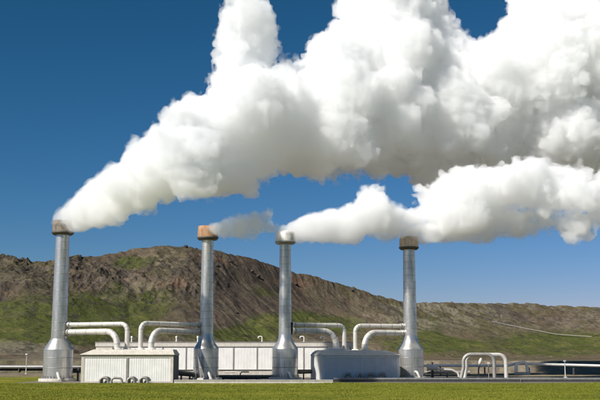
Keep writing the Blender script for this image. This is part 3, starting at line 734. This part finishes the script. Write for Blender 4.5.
# pipeline descending the far hillside
pts = []
for px in np.linspace(424, 660, 60):
    py = np.interp(px, [424, 450, 475, 500, 530, 556, 600, 660], [307, 311, 317, 323.5, 329.5, 334.5, 337.5, 339])
    q = on_hill(px, py); pts.append(q)
Ys = np.array([p.y for p in pts]); Zs = np.array([p.z for p in pts]); Xs = np.array([p.x for p in pts])
pq = np.linspace(424, 660, 60); Ys = np.polyval(np.polyfit(pq, Ys, 2), pq); pq = np.linspace(488, 660, 60); Ys = np.interp(pq, np.linspace(424, 660, 60), Ys)
qq = [at(a_, float(np.interp(a_, [424, 450, 475, 500, 530, 556, 600, 660], [307, 311, 317, 323.5, 329.5, 334.5, 337.5, 339])), y_ - 3) for a_, y_ in zip(pq, Ys)]; Xs = np.array([q.x for q in qq])
kk = np.ones(7) / 7; Zs = np.convolve(np.pad(np.array([q.z for q in qq]), 3, 'edge'), kk, 'valid')
hp = empty('hillside_pipeline', (Xs[30], Ys[30], Zs[30]), 'pale pipeline descending the far hillside on the right', 'pipeline')
c0 = Vector((Xs[30], Ys[30], Zs[30])); b = MB(); b.tube([Vector((x, y - 3, z + .1)) - c0 for x, y, z in zip(Xs, Ys, Zs)], .4, 8); b.build('pipe_run', mat('weathered_pipe', (.33, .30, .25), .6), hp)
for x, y, z in list(zip(Xs, Ys, Zs))[::4]:
    b = MB(); b.box(x - c0.x - .3, x - c0.x + .3, y - c0.y - 3.3, y - c0.y - 2.7, z - c0.z - 9, z - c0.z - .3); b.build('support', DCONC, hp)

# boulders on the ridge and the slope
def rock(name, p, r, label, seed):
    rg = np.random.default_rng(seed); b = bmesh.new(); bmesh.ops.create_icosphere(b, subdivisions=3, radius=r)
    dirs = rg.standard_normal((9, 3)); dirs /= np.linalg.norm(dirs, axis=1)[:, None]; cut = rg.uniform(.55, .9, 9) * r
    for v in b.verts:
        for dv, c in zip(dirs, cut):
            dd_ = v.co.dot(Vector(dv)); 
            if dd_ > c: v.co -= Vector(dv) * (dd_ - c) * .85
        v.co.z *= .75
    me = bpy.data.meshes.new(name); b.to_mesh(me); b.free(); me.materials.append(ROCKM); o = bpy.data.objects.new(name, me); COL.objects.link(o); o.location = p
    tag(o, label, 'rock', 'dark rocks scattered over the hill')
ROCKM = mat('lava_rock', (.06, .05, .045), .95, 0, .8, .2, .15, 1.5)
for k, (px, py, r, lab) in enumerate([(185, 247.5, 1.7, 'left one of the dark rocks on the highest point of the ridge'), (190, 246.8, 2.2, 'largest of the dark rocks on the highest point of the ridge, in the middle'), (195, 248, 1.6, 'right one of the dark rocks on the highest point of the ridge'),
        (217, 266.5, 1.6, 'dark rock high on the brown slope just right of the rusty capped stack'), (230.5, 262.5, 1.8, 'dark rock near the ridge line a little right of the rusty capped stack'), (251.5, 272, 1.8, 'upper left rock of the pair on the brown slope between the middle stacks'), (257.5, 277, 2.0, 'lower right rock of the pair on the brown slope between the middle stacks'),
        (296, 285.5, 1.7, 'dark rock on the slope just right of the whitish capped stack'), (236, 313, 1.5, 'dark rock low on the brown slope between the middle stacks'), (352, 291, 2.0, 'dark rock on the falling ridge above the grey valve house roof pipes')]):
    q = on_hill(px, py); rock('boulder', (q.x, q.y, q.z + r * .25), r, lab, k)

# ------------------------------------------------------------------ ground sheet, pad, grass
gm = bpy.data.materials.new('meadow'); gm.use_nodes = True; t = gm.node_tree; N = t.nodes; Lk = t.links; b_ = N['Principled BSDF']; b_.inputs['Roughness'].default_value = 1; b_.inputs['Specular IOR Level'].default_value = .1
tc = N.new('ShaderNodeTexCoord')
def noise(sc, de=6, ro=.6, st=None):
    n = N.new('ShaderNodeTexNoise'); n.inputs['Scale'].default_value = sc; n.inputs['Detail'].default_value = de; n.inputs['Roughness'].default_value = ro
    if st: mp = N.new('ShaderNodeMapping'); mp.inputs['Scale'].default_value = st; Lk.new(tc.outputs['Object'], mp.inputs[0]); Lk.new(mp.outputs[0], n.inputs['Vector'])
    else: Lk.new(tc.outputs['Object'], n.inputs['Vector'])
    return n
def ramp(src, stops):
    r = N.new('ShaderNodeValToRGB'); el = r.color_ramp.elements
    while len(el) < len(stops): el.new(.5)
    for e, (p, c) in zip(el, stops): e.position = p; e.color = (*c, 1)
    Lk.new(src, r.inputs[0]); return r
a = ramp(noise(.09, 7, .62, (.5, 1.6, 1)).outputs['Fac'], [(.34, (.115, .128, .014)), (.5, (.17, .18, .018)), (.66, (.23, .20, .035))])
c = ramp(noise(1.8, 6, .7).outputs['Fac'], [(.3, (.6, .62, .55)), (.7, (1.25, 1.22, 1.2))])
mx = N.new('ShaderNodeMix'); mx.data_type = 'RGBA'; mx.blend_type = 'MULTIPLY'; mx.inputs[0].default_value = 1; Lk.new(a.outputs[0], mx.inputs[6]); Lk.new(c.outputs[0], mx.inputs[7])
# rough brown moor further back
sx = N.new('ShaderNodeSeparateXYZ'); Lk.new(tc.outputs['Object'], sx.inputs[0])
nn = noise(.06, 5, .6); ma = N.new('ShaderNodeMath'); ma.operation = 'MULTIPLY_ADD'; Lk.new(nn.outputs['Fac'], ma.inputs[0]); ma.inputs[1].default_value = 50; Lk.new(sx.outputs['Y'], ma.inputs[2])
mr = N.new('ShaderNodeMapRange'); mr.inputs[1].default_value = 212; mr.inputs[2].default_value = 240; Lk.new(ma.outputs[0], mr.inputs[0])
moor = ramp(noise(.25, 7, .65).outputs['Fac'], [(.35, (.13, .10, .07)), (.55, (.22, .18, .12)), (.7, (.28, .23, .16))])
mx2 = N.new('ShaderNodeMix'); mx2.data_type = 'RGBA'; Lk.new(mr.outputs[0], mx2.inputs[0]); Lk.new(mx.outputs[2], mx2.inputs[6]); Lk.new(moor.outputs[0], mx2.inputs[7])
Lk.new(mx2.outputs[2], b_.inputs['Base Color'])
bp = N.new('ShaderNodeBump'); bp.inputs['Strength'].default_value = 1; bp.inputs['Distance'].default_value = .12; nb = noise(3, 6, .7); Lk.new(nb.outputs['Fac'], bp.inputs['Height']); Lk.new(bp.outputs[0], b_.inputs['Normal'])

nx, ny = 300, 180
gx = np.linspace(-110, 110, nx); gy = np.concatenate([np.linspace(60, 230, ny)])
GX, GY = np.meshgrid(gx, gy, indexing='ij')
inpad = sstep(147, 151, GY) * sstep(-45, -41, GX) * sstep(212, 206, GY) + 0
GZ = ((fbm(GX / 14, GY / 14, 4, 201) - .5) * .7 + (fbm(GX / 3, GY / 3, 3, 211) - .5) * .28) * (1 - np.clip(inpad, 0, 1))
edge = np.minimum(sstep(-110, -95, GX) * sstep(110, 95, GX), sstep(60, 66, GY) * sstep(230, 222, GY)); GZ = GZ * edge - .02 * (1 - 0 * edge)
V = [tuple(p) for p in np.stack([GX, GY, GZ], -1).reshape(-1, 3)]
Fc = [(i * ny + j, (i + 1) * ny + j, (i + 1) * ny + j + 1, i * ny + j + 1) for i in range(nx - 1) for j in range(ny - 1)]
b = MB(); b.add(V, Fc, 0, True)
# the rest of the sheet out to the horizon, sharing the inner edge
B_ = 6000
def strip(x0, x1, y0, y1): b.add([(x0, y0, -.02), (x1, y0, -.02), (x1, y1, -.02), (x0, y1, -.02)], [(0, 1, 2, 3)])
strip(-B_, B_, -B_, 60); strip(-B_, B_, 230, B_); strip(-B_, -110, 60, 230); strip(110, B_, 60, 230)
g_ = b.build('ground', gm); tag(g_, kind='structure')
b = MB(); b.box(-42.5, 75, 151.72, 205, -.25, .03); g2 = b.build('gravel_pad', GRAVEL); tag(g2, kind='structure')

# grass tufts in the meadow in front
rg = np.random.default_rng(5); NT = 70000
ty = 85 + (rg.random(NT) ** .8) * 66; tx = rg.uniform(-.33, .33, NT) * ty
keep = ~((ty > 149.5) & (tx > -35))
ty, tx = ty[keep], tx[keep]; nt_ = len(tx)
def gz(x, y): return ((fbm(x / 14, y / 14, 4, 201) - .5) * .7 + (fbm(x / 3, y / 3, 3, 211) - .5) * .28) * (1 - np.clip(sstep(147, 151, y) * sstep(-45, -41, x), 0, 1)) - .03
tz = gz(tx, ty); cl = fbm(tx / 6, ty / 6, 4, 221); hgt = rg.uniform(.04, .11, nt_) * (.5 + 1.3 * cl)
nb_ = 4; ang = rg.uniform(0, 2 * np.pi, (nt_, nb_)); wd = rg.uniform(.015, .04, (nt_, nb_)); ln = rg.uniform(.02, .11, (nt_, nb_)); ox = rg.normal(0, .06, (nt_, nb_)); oy = rg.normal(0, .06, (nt_, nb_)); hh = hgt[:, None] * rg.uniform(.6, 1.2, (nt_, nb_))
cx_ = tx[:, None] + ox; cy_ = ty[:, None] + oy; cz_ = np.repeat(tz[:, None], nb_, 1)
p0 = np.stack([cx_ - np.cos(ang) * wd, cy_ - np.sin(ang) * wd, cz_], -1); p1 = np.stack([cx_ + np.cos(ang) * wd, cy_ + np.sin(ang) * wd, cz_], -1)
a2 = rg.uniform(0, 2 * np.pi, (nt_, nb_)); p2 = np.stack([cx_ + np.cos(a2) * ln, cy_ + np.sin(a2) * ln, cz_ + hh], -1)
vv = np.stack([p0, p1, p2], 2).reshape(-1, 3); nf = len(vv) // 3
me = bpy.data.meshes.new('grass'); me.vertices.add(len(vv)); me.vertices.foreach_set('co', vv.ravel().astype(np.float32)); me.loops.add(nf * 3); me.loops.foreach_set('vertex_index', np.arange(nf * 3, dtype=np.int32)); me.polygons.add(nf); me.polygons.foreach_set('loop_start', (np.arange(nf) * 3).astype(np.int32)); me.update(calc_edges=True)
me.materials.append(mat('grass_blades', (.225, .235, .026), .8, 0, .09, .2, col2=(.145, .165, .018), stretch=(.5, 1.6, 1), spec=.2)); go = bpy.data.objects.new('grass', me); COL.objects.link(go)
tag(go, 'short yellowish green grass covering the meadow in front of the plant', 'grass', kind='stuff')
#REST_END
print('script', round(time.time() - T0, 1))
